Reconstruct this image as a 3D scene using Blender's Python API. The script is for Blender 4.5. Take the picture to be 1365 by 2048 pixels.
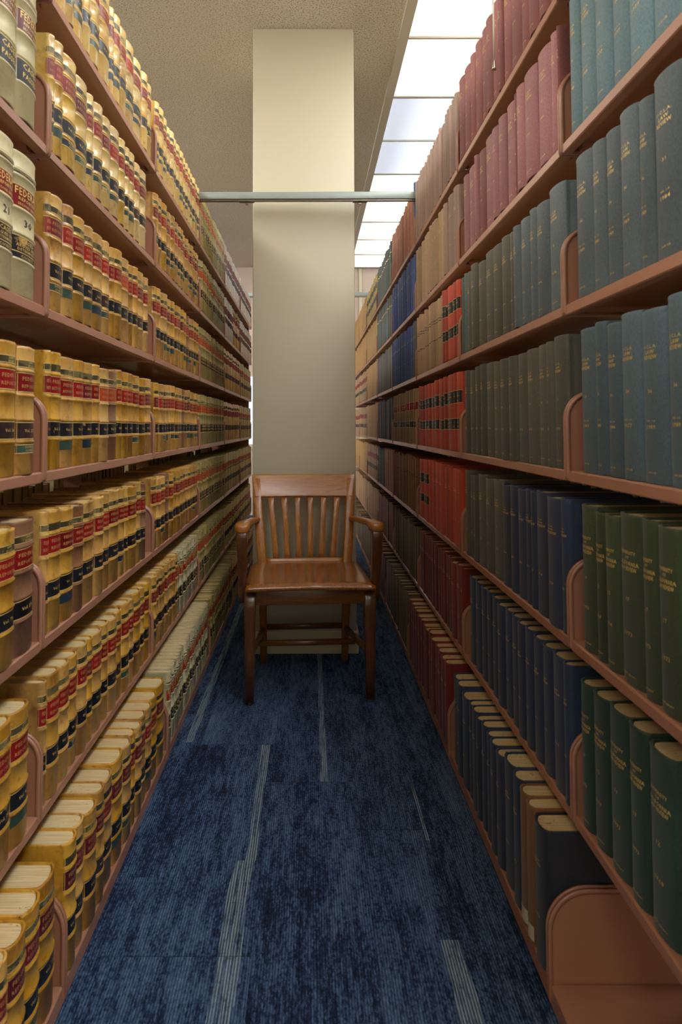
import bpy, bmesh, math, random
from mathutils import Vector, Matrix
random.seed(7)
PI = math.pi
D = bpy.data
SC = bpy.context.scene
for o in list(D.objects): D.objects.remove(o)
COL = SC.collection

# ------------------------------------------------------------------ camera
cam_d = D.cameras.new('camera'); cam = D.objects.new('camera', cam_d); COL.objects.link(cam); SC.camera = cam
PITCH, ROLL, EYE = .0423, .0027, 1.0633
cam_d.sensor_fit = 'VERTICAL'; cam_d.sensor_height = 36.0; cam_d.lens = 24.0
cam_d.shift_x = (682.5-620.48)/2048; cam_d.shift_y = (794.92-1024)/2048
cam.location = (0, 0, EYE)
cam.matrix_world = Matrix.Translation((0, 0, EYE)) @ Matrix.Rotation(PI/2+PITCH, 4, 'X') @ Matrix.Rotation(-ROLL, 4, 'Z')
cam_d.clip_start = .02; cam_d.clip_end = 60
cam_d.dof.use_dof = True; cam_d.dof.focus_distance = 2.7; cam_d.dof.aperture_fstop = 8.0

# ------------------------------------------------------------------ world, exposure
w = D.worlds.new('world'); SC.world = w; w.use_nodes = True
w.node_tree.nodes['Background'].inputs[0].default_value = (.6, .7, .85, 1); w.node_tree.nodes['Background'].inputs[1].default_value = .3
SC.view_settings.view_transform = 'Standard'; SC.view_settings.look = 'None'
SC.view_settings.exposure = 0.0; SC.view_settings.gamma = 1.0; SC.view_settings.use_curve_mapping = False
WARM, NEUTRAL, COOL = (1.0, .955, .87), (1.0, .985, .94), (.74, .84, 1.0)
LIGHT_POWER = 11.0
VIS = 1.25          # visible panels, kept dim so their tint does not clip to white
ADDED_DAY = 36.0          # glow of the unseen side windows, added to brighten the ceiling

# ------------------------------------------------------------------ materials
def srgb(r, g, b):
    f = lambda c: (c/255/12.92) if c/255 <= .04045 else ((c/255+.055)/1.055)**2.4
    return (f(r), f(g), f(b), 1)
def newmat(name):
    m = D.materials.new(name); m.use_nodes = True
    nt = m.node_tree; b = nt.nodes['Principled BSDF']
    return m, nt, b
def N(nt, t, **kw):
    n = nt.nodes.new(t)
    for k, v in kw.items():
        if k in n.inputs: n.inputs[k].default_value = v
        else: setattr(n, k, v)
    return n
def mixc(nt, fac, a, b, mode='MIX'):
    n = nt.nodes.new('ShaderNodeMix'); n.data_type = 'RGBA'; n.blend_type = mode
    for sock, v in ((0, fac), (6, a), (7, b)):
        if isinstance(v, bpy.types.NodeSocket): nt.links.new(v, n.inputs[sock])
        else: n.inputs[sock].default_value = v
    return n.outputs[2]
def ramp(nt, src, stops):
    r = nt.nodes.new('ShaderNodeValToRGB'); e = r.color_ramp.elements
    while len(e) < len(stops): e.new(.5)
    for i, (p, c) in enumerate(stops):
        e[i].position = p; e[i].color = c if len(c) == 4 else (*c, 1)
    nt.links.new(src, r.inputs[0]); return r.outputs[0]
def g3(v): return (v, v, v, 1)
def noise(nt, scale, detail=3, vec=None, rough=.55, coord='Object', stretch=None, dist=0):
    tc = nt.nodes.new('ShaderNodeTexCoord'); src = vec or tc.outputs[coord]
    if stretch:
        mp = nt.nodes.new('ShaderNodeMapping'); mp.inputs['Scale'].default_value = stretch
        nt.links.new(src, mp.inputs[0]); src = mp.outputs[0]
    n = N(nt, 'ShaderNodeTexNoise', Scale=scale, Detail=detail, Roughness=rough, Distortion=dist)
    nt.links.new(src, n.inputs['Vector']); return n.outputs['Fac']
def bump(nt, b, h, strength, dist):
    n = N(nt, 'ShaderNodeBump', Strength=strength, Distance=dist)
    nt.links.new(h, n.inputs['Height']); nt.links.new(n.outputs[0], b.inputs['Normal'])
def perbook(nt):
    """object coordinates shifted by the object's own random number, so that copies differ"""
    tc = nt.nodes.new('ShaderNodeTexCoord'); oi = nt.nodes.new('ShaderNodeObjectInfo')
    m = N(nt, 'ShaderNodeMath', operation='MULTIPLY'); m.inputs[1].default_value = 37.0
    nt.links.new(oi.outputs['Random'], m.inputs[0])
    a = N(nt, 'ShaderNodeVectorMath', operation='ADD')
    nt.links.new(tc.outputs['Object'], a.inputs[0]); nt.links.new(m.outputs[0], a.inputs[1])
    return a.outputs[0], oi.outputs['Random']

def leather(name, light, dark, stain, rough=.42):
    m, nt, b = newmat(name); v, rnd = perbook(nt)
    n1 = noise(nt, 14, 5, vec=v, stretch=(1, 1, .55)); n2 = noise(nt, 55, 4, vec=v); n3 = noise(nt, 11, 5, vec=v, stretch=(1, 1, .6), dist=1.0, rough=.7)
    c = mixc(nt, ramp(nt, n1, [(.35, g3(0)), (.68, g3(1))]), light, dark)
    c = mixc(nt, ramp(nt, n3, [(.50, g3(0)), (.72, g3(.8))]), c, stain)
    c = mixc(nt, ramp(nt, n2, [(.56, g3(0)), (.70, g3(.5))]), c, stain)
    hsv = N(nt, 'ShaderNodeHueSaturation'); nt.links.new(c, hsv.inputs['Color'])
    mr = N(nt, 'ShaderNodeMapRange'); mr.inputs[3].default_value = .84; mr.inputs[4].default_value = 1.12
    nt.links.new(rnd, mr.inputs[0]); nt.links.new(mr.outputs[0], hsv.inputs['Value'])
    mh = N(nt, 'ShaderNodeMath', operation='MULTIPLY'); nt.links.new(rnd, mh.inputs[0]); mh.inputs[1].default_value = 7.13
    fr = N(nt, 'ShaderNodeMath', operation='FRACT'); nt.links.new(mh.outputs[0], fr.inputs[0])
    ms = N(nt, 'ShaderNodeMapRange'); ms.inputs[3].default_value = .94; ms.inputs[4].default_value = 1.10
    nt.links.new(fr.outputs[0], ms.inputs[0]); nt.links.new(ms.outputs[0], hsv.inputs['Saturation'])
    nt.links.new(hsv.outputs[0], b.inputs['Base Color'])
    b.inputs['Roughness'].default_value = rough
    b.inputs['Specular IOR Level'].default_value = .45
    jacket = name == 'pale_calf'
    b.inputs['Coat Weight'].default_value = .8 if jacket else .35; b.inputs['Coat Roughness'].default_value = .16 if jacket else .28
    bump(nt, b, n2, .35, .0012)
    return m
def label_mat(name, col, rough=.38, wear=.62, under=None):
    m, nt, b = newmat(name); v, rnd = perbook(nt)
    n1 = noise(nt, 30, 4, vec=v); n2 = noise(nt, 9, 3, vec=v)
    dk = tuple(c*.55 for c in col[:3])+(1,)
    c = mixc(nt, ramp(nt, n2, [(.35, g3(0)), (.7, g3(1))]), col, dk)
    if under: c = mixc(nt, ramp(nt, n1, [(wear, g3(0)), (wear+.04, g3(.8))]), c, under)
    hsv = N(nt, 'ShaderNodeHueSaturation'); nt.links.new(c, hsv.inputs['Color'])
    mr = N(nt, 'ShaderNodeMapRange'); mr.inputs[3].default_value = .75; mr.inputs[4].default_value = 1.25
    nt.links.new(rnd, mr.inputs[0]); nt.links.new(mr.outputs[0], hsv.inputs['Value'])
    nt.links.new(hsv.outputs[0], b.inputs['Base Color']); b.inputs['Roughness'].default_value = rough
    return m
def cloth(name, col, rough=.62):
    m, nt, b = newmat(name); v, rnd = perbook(nt)
    a = noise(nt, 900, 2, vec=v, stretch=(1, 1, .25)); n2 = noise(nt, 8, 3, vec=v, stretch=(1, 1, .3)); a2 = noise(nt, 900, 2, vec=v, stretch=(.25, .25, 1))
    dk = tuple(c*.62 for c in col[:3])+(1,); lt = tuple(min(1, c*1.2+.012) for c in col[:3])+(1,)
    c = mixc(nt, ramp(nt, n2, [(.3, g3(0)), (.72, g3(1))]), col, lt)
    c = mixc(nt, ramp(nt, a, [(.4, g3(0)), (.65, g3(.7))]), c, dk)
    hsv = N(nt, 'ShaderNodeHueSaturation'); nt.links.new(c, hsv.inputs['Color'])
    mr = N(nt, 'ShaderNodeMapRange'); mr.inputs[3].default_value = .8; mr.inputs[4].default_value = 1.2
    nt.links.new(rnd, mr.inputs[0]); nt.links.new(mr.outputs[0], hsv.inputs['Value'])
    nt.links.new(hsv.outputs[0], b.inputs['Base Color']); b.inputs['Roughness'].default_value = rough
    b.inputs['Sheen Weight'].default_value = .15
    bump(nt, b, a2, .25, .0006)
    return m
def plain(name, col, rough=.5, metal=0, spec=.5, bmp=None):
    m, nt, b = newmat(name); b.inputs['Base Color'].default_value = col; b.inputs['Roughness'].default_value = rough
    b.inputs['Metallic'].default_value = metal; b.inputs['Specular IOR Level'].default_value = spec
    if bmp: bump(nt, b, noise(nt, bmp[0], 3), bmp[1], bmp[2])
    return m
M = {}
TAN = leather('tan_calf', srgb(214, 168, 86), srgb(186, 134, 58), srgb(118, 70, 28))
M['T'] = TAN
M['TW'] = leather('pale_calf', srgb(240, 208, 136), srgb(218, 176, 92), srgb(170, 118, 54))
M['TP'] = leather('brown_patched_calf', srgb(150, 110, 80), srgb(128, 88, 62), srgb(100, 66, 42))
M['C'] = leather('grey_canvas', srgb(206, 194, 150), srgb(188, 174, 128), srgb(158, 142, 100), .5)
M['G'] = leather('white_canvas', srgb(204, 194, 156), srgb(184, 172, 130), srgb(136, 120, 84), .55)
M['O'] = leather('olive_canvas', srgb(176, 158, 96), srgb(158, 138, 76), srgb(120, 100, 54), .55)
M['W'] = leather('pearl_canvas', srgb(222, 216, 206), srgb(200, 190, 178), srgb(180, 150, 140), .35)
M['page'] = None
m, nt, b = newmat('page_edges'); v, rnd = perbook(nt)
a = noise(nt, 700, 2, vec=v, stretch=(.02, 1, .02)); n2 = noise(nt, 12, 3, vec=v); n3 = noise(nt, 160, 4, vec=v, stretch=(.5, 1.6, 1)); n4 = noise(nt, 14, 1, vec=v)
c = mixc(nt, ramp(nt, a, [(.35, g3(0)), (.65, g3(.6))]), srgb(226, 204, 154), srgb(170, 140, 92))
c = mixc(nt, ramp(nt, n2, [(.4, g3(0)), (.75, g3(.5))]), c, srgb(196, 158, 98))
ink = N(nt, 'ShaderNodeMath', operation='MULTIPLY'); nt.links.new(ramp(nt, n3, [(.63, g3(0)), (.66, g3(1))]), ink.inputs[0]); nt.links.new(ramp(nt, n4, [(.56, g3(0)), (.6, g3(.75))]), ink.inputs[1])
c = mixc(nt, ink.outputs[0], c, srgb(70, 60, 60))
nt.links.new(c, b.inputs['Base Color']); b.inputs['Roughness'].default_value = .8; bump(nt, b, a, .3, .0008)
M['page'] = m
LEATHER_UNDER = srgb(196, 158, 90)
M['l_red'] = label_mat('red_label', srgb(158, 26, 26), under=LEATHER_UNDER, wear=.70)
M['l_red2'] = label_mat('maroon_label', srgb(116, 30, 38), under=LEATHER_UNDER, wear=.70)
M['l_orange'] = label_mat('orange_label', srgb(190, 70, 34), under=LEATHER_UNDER, wear=.72)
M['l_black'] = label_mat('black_label', srgb(30, 32, 38), under=LEATHER_UNDER, wear=.67)
M['l_brown'] = label_mat('dark_brown_label', srgb(62, 44, 42), under=LEATHER_UNDER, wear=.7)
M['l_olive'] = label_mat('faded_title_label', srgb(78, 72, 48), under=srgb(130, 116, 72), wear=.52)
M['l_green'] = label_mat('green_label', srgb(56, 82, 68), under=LEATHER_UNDER, wear=.68)
M['l_blue'] = label_mat('blue_label', srgb(34, 54, 72), under=LEATHER_UNDER, wear=.7)
M['gilt'] = plain('gilt', srgb(236, 198, 112), .35, .1)
M['giltline'] = plain('gilt_line', srgb(226, 194, 124), .4, .05)
M['giltdull'] = plain('worn_gilt', srgb(196, 140, 86), .5)
M['inkprint'] = plain('black_print', srgb(28, 26, 26), .6)
CL = dict(maroon=(138, 74, 70), rose=(166, 110, 112), teal=(112, 144, 152), slate=(92, 106, 110), steel=(78, 98, 106), charcoal=(88, 86, 74),
          olive=(54, 66, 34), green=(20, 56, 36), navy=(40, 54, 80), royal=(30, 50, 78), blue=(64, 86, 142), dkblue=(28, 40, 62), red=(194, 70, 42),
          dkred=(122, 26, 18), crimson=(112, 40, 34), tan=(172, 140, 102), mauve=(156, 128, 112), rust=(176, 116, 94), orange=(186, 144, 84), forest=(72, 86, 82),
          brown=(126, 82, 40), umber=(96, 78, 50), ink=(18, 24, 36), mint=(94, 114, 104), grey=(92, 88, 86), ochre=(172, 148, 82), plum=(88, 50, 50))
for k, c in CL.items(): M['c_'+k] = cloth(k+'_cloth', srgb(*c))
m, nt, b = newmat('salmon_shelf_paint'); b.inputs['Coat Weight'].default_value = .2
a = noise(nt, 420, 2); n2 = noise(nt, 3, 2)
nt.links.new(mixc(nt, n2, srgb(180, 128, 102), srgb(162, 110, 84)), b.inputs['Base Color']); b.inputs['Roughness'].default_value = .42
bump(nt, b, a, .12, .0006); M['shelf'] = m
M['gap'] = plain('dark_gap', srgb(40, 26, 22), .8)

# ------------------------------------------------------------------ mesh helpers
class MB:
    def __init__(s): s.v = []; s.f = []; s.m = []; s.sm = []
    def add(s, vs, fs, mi=0, smooth=False):
        n = len(s.v); s.v += [tuple(p) for p in vs]
        for f in fs: s.f.append([i+n for i in f]); s.m.append(mi); s.sm.append(smooth)
    def box(s, x0, x1, y0, y1, z0, z1, mi=0, faces='xXyYzZ'):
        vs = [(x, y, z) for z in (z0, z1) for y in (y0, y1) for x in (x0, x1)]
        q = {'z': (0, 2, 3, 1), 'Z': (4, 5, 7, 6), 'y': (0, 1, 5, 4), 'Y': (2, 6, 7, 3), 'x': (0, 4, 6, 2), 'X': (1, 3, 7, 5)}
        s.add(vs, [q[c] for c in faces], mi)
    def prism(s, pts, axis, a0, a1, mi=0, smooth=False):
        """closed outline pts (2-D) extruded along axis 0/1/2 from a0 to a1"""
        def P(p, a): return [(a, p[0], p[1]), (p[0], a, p[1]), (p[0], p[1], a)][axis]
        n = len(pts); vs = [P(p, a0) for p in pts]+[P(p, a1) for p in pts]
        s.add(vs, [(i, (i+1) % n, n+(i+1) % n, n+i) for i in range(n)], mi, smooth)
        s.add(vs, [list(range(n))[::-1], list(range(n, 2*n))], mi)
    def loft(s, rings, mi=0, smooth=True, caps=True):
        n = len(rings[0]); vs = [p for r in rings for p in r]; fs = []
        for k in range(len(rings)-1):
            for i in range(n):
                j = (i+1) % n; fs.append((k*n+i, k*n+j, (k+1)*n+j, (k+1)*n+i))
        s.add(vs, fs, mi, smooth)
        if caps: s.add(vs, [list(range(n))[::-1], [len(vs)-n+i for i in range(n)]], mi)
    def mesh(s, name, mats):
        me = D.meshes.new(name); me.from_pydata(s.v, [], s.f)
        for m in mats: me.materials.append(m)
        me.polygons.foreach_set('material_index', s.m); me.polygons.foreach_set('use_smooth', s.sm)
        bm = bmesh.new(); bm.from_mesh(me); bmesh.ops.remove_doubles(bm, verts=bm.verts, dist=1e-6)
        bmesh.ops.recalc_face_normals(bm, faces=bm.faces); bm.to_mesh(me); bm.free()
        me.update(); return me
    def obj(s, name, mats, parent=None, loc=None, rot=None):
        return link(name, s.mesh(name, mats if isinstance(mats, (list, tuple)) else [mats]), parent, loc, rot)
def link(name, me, parent=None, loc=None, rot=None):
    o = D.objects.new(name, me); COL.objects.link(o)
    if parent: o.parent = parent
    if loc: o.location = loc
    if rot: o.rotation_euler = rot
    return o
def empty(name, loc=(0, 0, 0), rot=(0, 0, 0)):
    o = D.objects.new(name, None); COL.objects.link(o); o.location = loc; o.rotation_euler = rot; o.empty_display_size = .02; return o
def tag(o, label, cat, group=None, kind=None):
    if label: o['label'] = label
    if cat: o['category'] = cat
    if group: o['group'] = group
    if kind: o['kind'] = kind
    return o
def struct(o): o['kind'] = 'structure'; return o
def bevel(o, wd=.003, seg=2, ang=40):
    b = o.modifiers.new('soft_edges', 'BEVEL'); b.width = wd; b.segments = seg; b.limit_method = 'ANGLE'; b.angle_limit = math.radians(ang); b.harden_normals = False
    for p in o.data.polygons: p.use_smooth = True
    return o

# ------------------------------------------------------------------ room shell
ROOM_X0, ROOM_X1, ROOM_Y0, ROOM_Y1, CEIL = -6.0, 6.0, -3.2, 8.25, 3.0
def carpet():
    m, nt, b = newmat('blue_plank_carpet')
    L = nt.links.new
    tc = nt.nodes.new('ShaderNodeTexCoord'); sp = nt.nodes.new('ShaderNodeSeparateXYZ'); L(tc.outputs['Object'], sp.inputs[0])
    def op(o, a, c=None, c2=None):
        n = N(nt, 'ShaderNodeMath', operation=o)
        for i, v in enumerate((a, c, c2)):
            if v is None: continue
            if isinstance(v, bpy.types.NodeSocket): L(v, n.inputs[i])
            else: n.inputs[i].default_value = v
        return n.outputs[0]
    X, Y = sp.outputs[0], sp.outputs[1]
    u = op('DIVIDE', op('ADD', X, .12), .25); col = op('FLOOR', u)
    v = op('ADD', op('SUBTRACT', op('DIVIDE', Y, .9144), .284), op('MULTIPLY', col, .265)); row = op('FLOOR', v)
    cb = nt.nodes.new('ShaderNodeCombineXYZ'); L(col, cb.inputs[0]); L(row, cb.inputs[1])
    wn = N(nt, 'ShaderNodeTexWhiteNoise', noise_dimensions='2D'); L(cb.outputs[0], wn.inputs['Vector'])
    rnd = wn.outputs['Value']
    def nz(sx, sy, det, seed, rough=.6):
        c = nt.nodes.new('ShaderNodeCombineXYZ'); L(op('ADD', op('MULTIPLY', X, sx), op('MULTIPLY', rnd, seed)), c.inputs[0]); L(op('MULTIPLY', Y, sy), c.inputs[1]); L(op('MULTIPLY', rnd, 11), c.inputs[2])
        n = N(nt, 'ShaderNodeTexNoise', Scale=1.0, Detail=det, Roughness=rough); L(c.outputs[0], n.inputs['Vector']); return n.outputs['Fac']
    big = nz(13, 2.2, 2, 40); mid = nz(90, 14, 4, 70); fine = nz(190, 100, 3, 90); patch = nz(5, 5, 3, 0)
    s = op('ADD', op('MULTIPLY', big, .62), op('ADD', op('MULTIPLY', mid, .85), op('ADD', op('MULTIPLY', fine, .95), op('MULTIPLY', patch, .30))))
    s = op('ADD', s, op('MULTIPLY', op('SUBTRACT', rnd, .5), .10))
    c = ramp(nt, s, [(.0, g3(0)), (1, g3(1))])
    mr = N(nt, 'ShaderNodeMapRange'); mr.inputs[1].default_value = 1.05; mr.inputs[2].default_value = 1.70; L(s, mr.inputs[0])
    c = ramp(nt, mr.outputs[0], [(0, srgb(16, 24, 42)), (.32, srgb(38, 55, 84)), (.54, srgb(70, 95, 128)), (1, srgb(104, 130, 160))])
    rib = op('MULTIPLY', op('ADD', op('SINE', op('MULTIPLY', X, 2*PI/.0058)), 1.0), .5)
    # pale yarn streaks lying in single planks
    pale = None
    for xc, hw, y0, y1 in ((.040, .010, 2.09, 3.3), (-.165, .022, .6, 1.72), (-.150, .012, 1.72, 2.33), (-.41, .012, 2.35, 6.0), (.286, .018, .5, 1.46), (.300, .004, 1.8, 2.08), (.20, .02, .4, 1.215)):
        wob = op('MULTIPLY', op('ADD', nz(45, 5, 2, 0), .35), hw*1.25); a = op('LESS_THAN', op('ABSOLUTE', op('SUBTRACT', X, xc)), wob)
        a = op('MULTIPLY', a, op('MULTIPLY', op('GREATER_THAN', Y, y0), op('LESS_THAN', Y, y1)))
        pale = a if pale is None else op('MAXIMUM', pale, a)
    yarn = nz(172, 7, 2, 0); yarn2 = nz(60, 60, 2, 3)
    pf = op('MULTIPLY', pale, op('MULTIPLY', ramp(nt, yarn, [(.36, g3(.1)), (.50, g3(1))]), ramp(nt, yarn2, [(.3, g3(.45)), (.45, g3(1))])))
    c = mixc(nt, op('MULTIPLY', pf, op('MULTIPLY_ADD', rib, .55, .25)), c, srgb(158, 180, 186))
    c = mixc(nt, op('MULTIPLY', op('SUBTRACT', 1.0, rib), .55), c, srgb(14, 20, 34))
    fu, fv = op('FRACT', u), op('FRACT', v)
    seam = op('MAXIMUM', op('LESS_THAN', fu, .006), op('LESS_THAN', fv, .003))
    c = mixc(nt, op('MULTIPLY', seam, .5), c, srgb(16, 22, 34))
    L(c, b.inputs['Base Color']); b.inputs['Roughness'].default_value = .95; b.inputs['Specular IOR Level'].default_value = .15
    bump(nt, b, op('ADD', op('MULTIPLY', rib, .6), op('MULTIPLY', fine, .8)), .7, .003)
    return m
M['carpet'] = carpet()
m, nt, b = newmat('stippled_ceiling')
n1 = noise(nt, 130, 5, rough=.7); n2 = noise(nt, 1.2, 2); n3 = noise(nt, 190, 3)
c = mixc(nt, ramp(nt, n1, [(.38, g3(0)), (.5, g3(1))]), srgb(168, 150, 124), srgb(244, 236, 218)); c = mixc(nt, ramp(nt, n2, [(.4, g3(0)), (.7, g3(.35))]), c, srgb(220, 206, 182))
nt.links.new(c, b.inputs['Base Color']); b.inputs['Roughness'].default_value = .9; bump(nt, b, n1, .9, .012); M['ceiling'] = m
M['cream'] = plain('cream_wall_paint', srgb(198, 191, 166), .5, bmp=(220, .12, .002))
M['mauve'] = plain('mauve_wall_paint', srgb(196, 178, 166), .7, bmp=(160, .1, .002))
M['trimw'] = plain('cream_trim', srgb(206, 198, 172), .45)
M['base'] = plain('cream_vinyl_base', srgb(196, 186, 156), .4)

f = MB(); f.box(ROOM_X0, ROOM_X1, ROOM_Y0, ROOM_Y1, -.05, 0); struct(f.obj('floor', M['carpet']))
f = MB(); f.box(ROOM_X0, ROOM_X1, ROOM_Y0, ROOM_Y1, CEIL, CEIL+.1); struct(f.obj('ceiling', M['ceiling']))
m, nt, b = newmat('added_daylight_pane'); b.inputs['Base Color'].default_value = (.1, .12, .15, 1); b.inputs['Emission Color'].default_value = (1, .97, .92, 1); b.inputs['Emission Strength'].default_value = ADDED_DAY; b.inputs['Roughness'].default_value = .1; M['added_day'] = m  # glowing pane for the added side windows
ADDED_WINN = [2]
def wall_with_added_windows(name, axis, at, out, spans, u0, u1, z0=2.28, z1=2.86):  # these high windows are unseen, added to throw light on the ceiling
    """wall across axis (0: x = at, 1: y = at), 0.1 thick away from the room, with framed openings over spans of the other axis"""
    def bx(f, a0, a1, c0, c1, d0=0, d1=.1):
        lo, hi = sorted((at+out*d0, at+out*d1))
        f.box(*((lo, hi, a0, a1) if axis == 0 else (a0, a1, lo, hi)), c0, c1)
    f = MB(); prev = u0
    for s0, s1 in spans+[(u1, u1)]:
        bx(f, prev, s0, -.05, CEIL+.1)
        if s1 > s0: bx(f, s0, s1, -.05, z0); bx(f, s0, s1, z1, CEIL+.1)
        prev = s1
    struct(f.obj(name, M['cream']))
    for s0, s1 in spans:
        wd = empty('window_%d' % ADDED_WINN[0]); ADDED_WINN[0] += 1; struct(wd); g = MB(); t = .045
        for q in ((s0, s0+t, z0, z1), (s1-t, s1, z0, z1), (s0+t, s1-t, z0, z0+t), (s0+t, s1-t, z1-t, z1), ((s0+s1)/2-.02, (s0+s1)/2+.02, z0+t, z1-t)): bx(g, *q, -.01, .07)
        g.obj('window_frame', M['trimw'], wd); g = MB(); bx(g, s0+t, s1-t, z0+t, z1-t, .03, .035); g.obj('window_pane', M['added_day'], wd)
wall_with_added_windows('wall_left', 0, ROOM_X0, -1, [(-2.4, -.4), (.6, 2.6), (3.6, 5.6)], ROOM_Y0, ROOM_Y1)
wall_with_added_windows('wall_right', 0, ROOM_X1, 1, [(-2.4, -.4), (.6, 2.6), (3.6, 5.6)], ROOM_Y0, ROOM_Y1)
wall_with_added_windows('wall_front', 1, ROOM_Y0, -1, [], ROOM_X0-.1, ROOM_X1+.1)
# back wall with a window opening behind the end of the leather-book stack
WX0, WX1, WZ0, WZ1 = -.88, -.56, .80, 1.72
f = MB()
f.box(ROOM_X0-.1, WX0, ROOM_Y1, ROOM_Y1+.1, -.05, CEIL+.1); f.box(WX1, ROOM_X1+.1, ROOM_Y1, ROOM_Y1+.1, -.05, CEIL+.1)
f.box(WX0, WX1, ROOM_Y1, ROOM_Y1+.1, -.05, WZ0); f.box(WX0, WX1, ROOM_Y1, ROOM_Y1+.1, WZ1, CEIL+.1)
struct(f.obj('wall_back', M['mauve']))
wf = empty('window_1', (0, 0, 0)); struct(wf)
f = MB()
for a in ((WX0, WX0+.05, WZ0, WZ1), (WX1-.05, WX1, WZ0, WZ1), (WX0, WX1, WZ0, WZ0+.05), (WX0, WX1, WZ1-.05, WZ1)): f.box(a[0], a[1], ROOM_Y1-.02, ROOM_Y1+.08, a[2], a[3])
f.obj('window_frame', M['trimw'], wf)
m, nt, b = newmat('daylight_behind_glass'); b.inputs['Base Color'].default_value = (.1, .12, .15, 1); b.inputs['Emission Color'].default_value = (.72, .80, 1, 1); b.inputs['Emission Strength'].default_value = 1.3; b.inputs['Roughness'].default_value = .1
f = MB(); f.box(WX0+.05, WX1-.05, ROOM_Y1+.03, ROOM_Y1+.04, WZ0+.05, WZ1-.05); f.obj('window_pane', m, wf)
f = MB(); f.box(.60, .635, ROOM_Y1-.015, ROOM_Y1, 0, CEIL); struct(f.obj('trim_1', M['trimw']))
f = MB(); f.box(-1.1, 6, ROOM_Y1-.02, ROOM_Y1-.0005, 2.03, 2.05); struct(f.obj('trim_2', M['trimw']))

# square column with its vinyl base
CX0, CX1, CY = -.273, .2165, 3.247
f = MB(); f.box(CX0, CX1, CY, CY+.52, .0, CEIL); c = struct(f.obj('column', M['cream'])); bevel(c, .004, 2)
f = MB(); f.box(CX0-.009, CX1+.009, CY-.009, CY+.529, 0, .105); c = struct(f.obj('baseboard_column', M['base'])); bevel(c, .005, 3)

# ------------------------------------------------------------------ ceiling lights
def lamp_mat(name, col, power, xc):
    m, nt, b = newmat(name); L = nt.links.new
    tc = nt.nodes.new('ShaderNodeTexCoord'); sp = nt.nodes.new('ShaderNodeSeparateXYZ'); L(tc.outputs['Object'], sp.inputs[0])
    d = N(nt, 'ShaderNodeMath', operation='ABSOLUTE'); L(sp.outputs[0], d.inputs[0])
    mr = N(nt, 'ShaderNodeMapRange', interpolation_type='SMOOTHSTEP'); mr.inputs[1].default_value = .02; mr.inputs[2].default_value = .26; mr.inputs[3].default_value = 1.25; mr.inputs[4].default_value = .72
    L(d.outputs[0], mr.inputs[0])
    st = N(nt, 'ShaderNodeMath', operation='MULTIPLY'); L(mr.outputs[0], st.inputs[0]); st.inputs[1].default_value = power
    b.inputs['Base Color'].default_value = (.8, .8, .8, 1); b.inputs['Roughness'].default_value = .4
    b.inputs['Emission Color'].default_value = (*col, 1); L(st.outputs[0], b.inputs['Emission Strength'])
    return m
# panels out of view set brighter than visible ones, to light the aisle
LM = {'dim': lamp_mat('visible_dim_diffuser', (1.0, 1.0, .90), VIS, 0), 'dimcool': lamp_mat('visible_dim_cool_diffuser', (.70, .81, 1.0), VIS*.76, 0),
      'bright': lamp_mat('boosted_diffuser', NEUTRAL, LIGHT_POWER, 0), 'brightcool': lamp_mat('boosted_cool_diffuser', COOL, LIGHT_POWER, 0), 'cross': lamp_mat('added_rear_diffuser', WARM, LIGHT_POWER*.4, 0), 'side': lamp_mat('added_side_diffuser', WARM, LIGHT_POWER, 0)}  # rear and side panels are additions for brightness
M['lampframe'] = plain('lamp_frame_enamel', srgb(196, 190, 174), .4)
def ceiling_light(xc, y0, mat, label, n=2):
    t = empty('ceiling_light', (xc, y0, CEIL)); tag(t, label, 'light', 'fluorescent ceiling panels')
    f = MB(); W, Z = .315, -.022
    def bar(x0, x1, ya, yb, drop=-.022): f.box(x0, x1, ya, yb, drop, -.0005)
    bar(-W-.035, -W+.012, .002, n*.61-.002); bar(W-.012, W+.035, .002, n*.61-.002)
    for k in range(n+1):
        yy = k*.61; hw = .006 if 0 < k < n else .009
        bar(-W, W, max(.002, yy-hw), min(n*.61-.002, yy+hw), -.020)
    f.obj('frame', M['lampframe'], t)
    for k in range(n):
        g = MB(); g.box(-W+.012, W-.012, k*.61+.009, (k+1)*.61-.009, -.012, -.003); g.obj('diffuser', mat, t)
    return t
ORD = ['first', 'second', 'third', 'fourth', 'fifth', 'sixth', 'seventh', 'eighth', 'ninth', 'tenth', 'eleventh', 'twelfth', 'thirteenth', 'fourteenth', 'fifteenth', 'sixteenth', 'seventeenth', 'eighteenth', 'nineteenth', 'twentieth', 'twenty-first', 'twenty-second', 'twenty-third', 'twenty-fourth', 'twenty-fifth', 'twenty-sixth', 'twenty-seventh', 'twenty-eighth']
for n in range(-5, 4):
    y0 = 3.913+1.22*n
    if n >= -1:
        mat = LM['dimcool'] if n == 0 else LM['dim']
        lab = {-1: 'warm white ceiling panel light nearest above the maroon books', 0: 'bluish white ceiling panel light beside the column top', 1: 'warm white ceiling panel light crossed by the grey tie bar',
               2: 'warm white ceiling panel light beyond the grey tie bar', 3: 'short last ceiling panel light against the end wall'}[n]
        if n == 3: ceiling_light(.795, y0, mat, lab, 1)
        else: ceiling_light(.795, y0, mat, lab)
    else:
        ceiling_light(.795, y0, LM['brightcool'] if n in (-3,) else LM['bright'], 'white ceiling panel light of the same row, above the observer')
for n in (0, 1): ceiling_light(-.42, -2.85+1.24*n, LM['cross'], 'added unseen ceiling panel light behind the observer, brightening the column')  # unseen panels added to brighten column front, chair and floor
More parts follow.
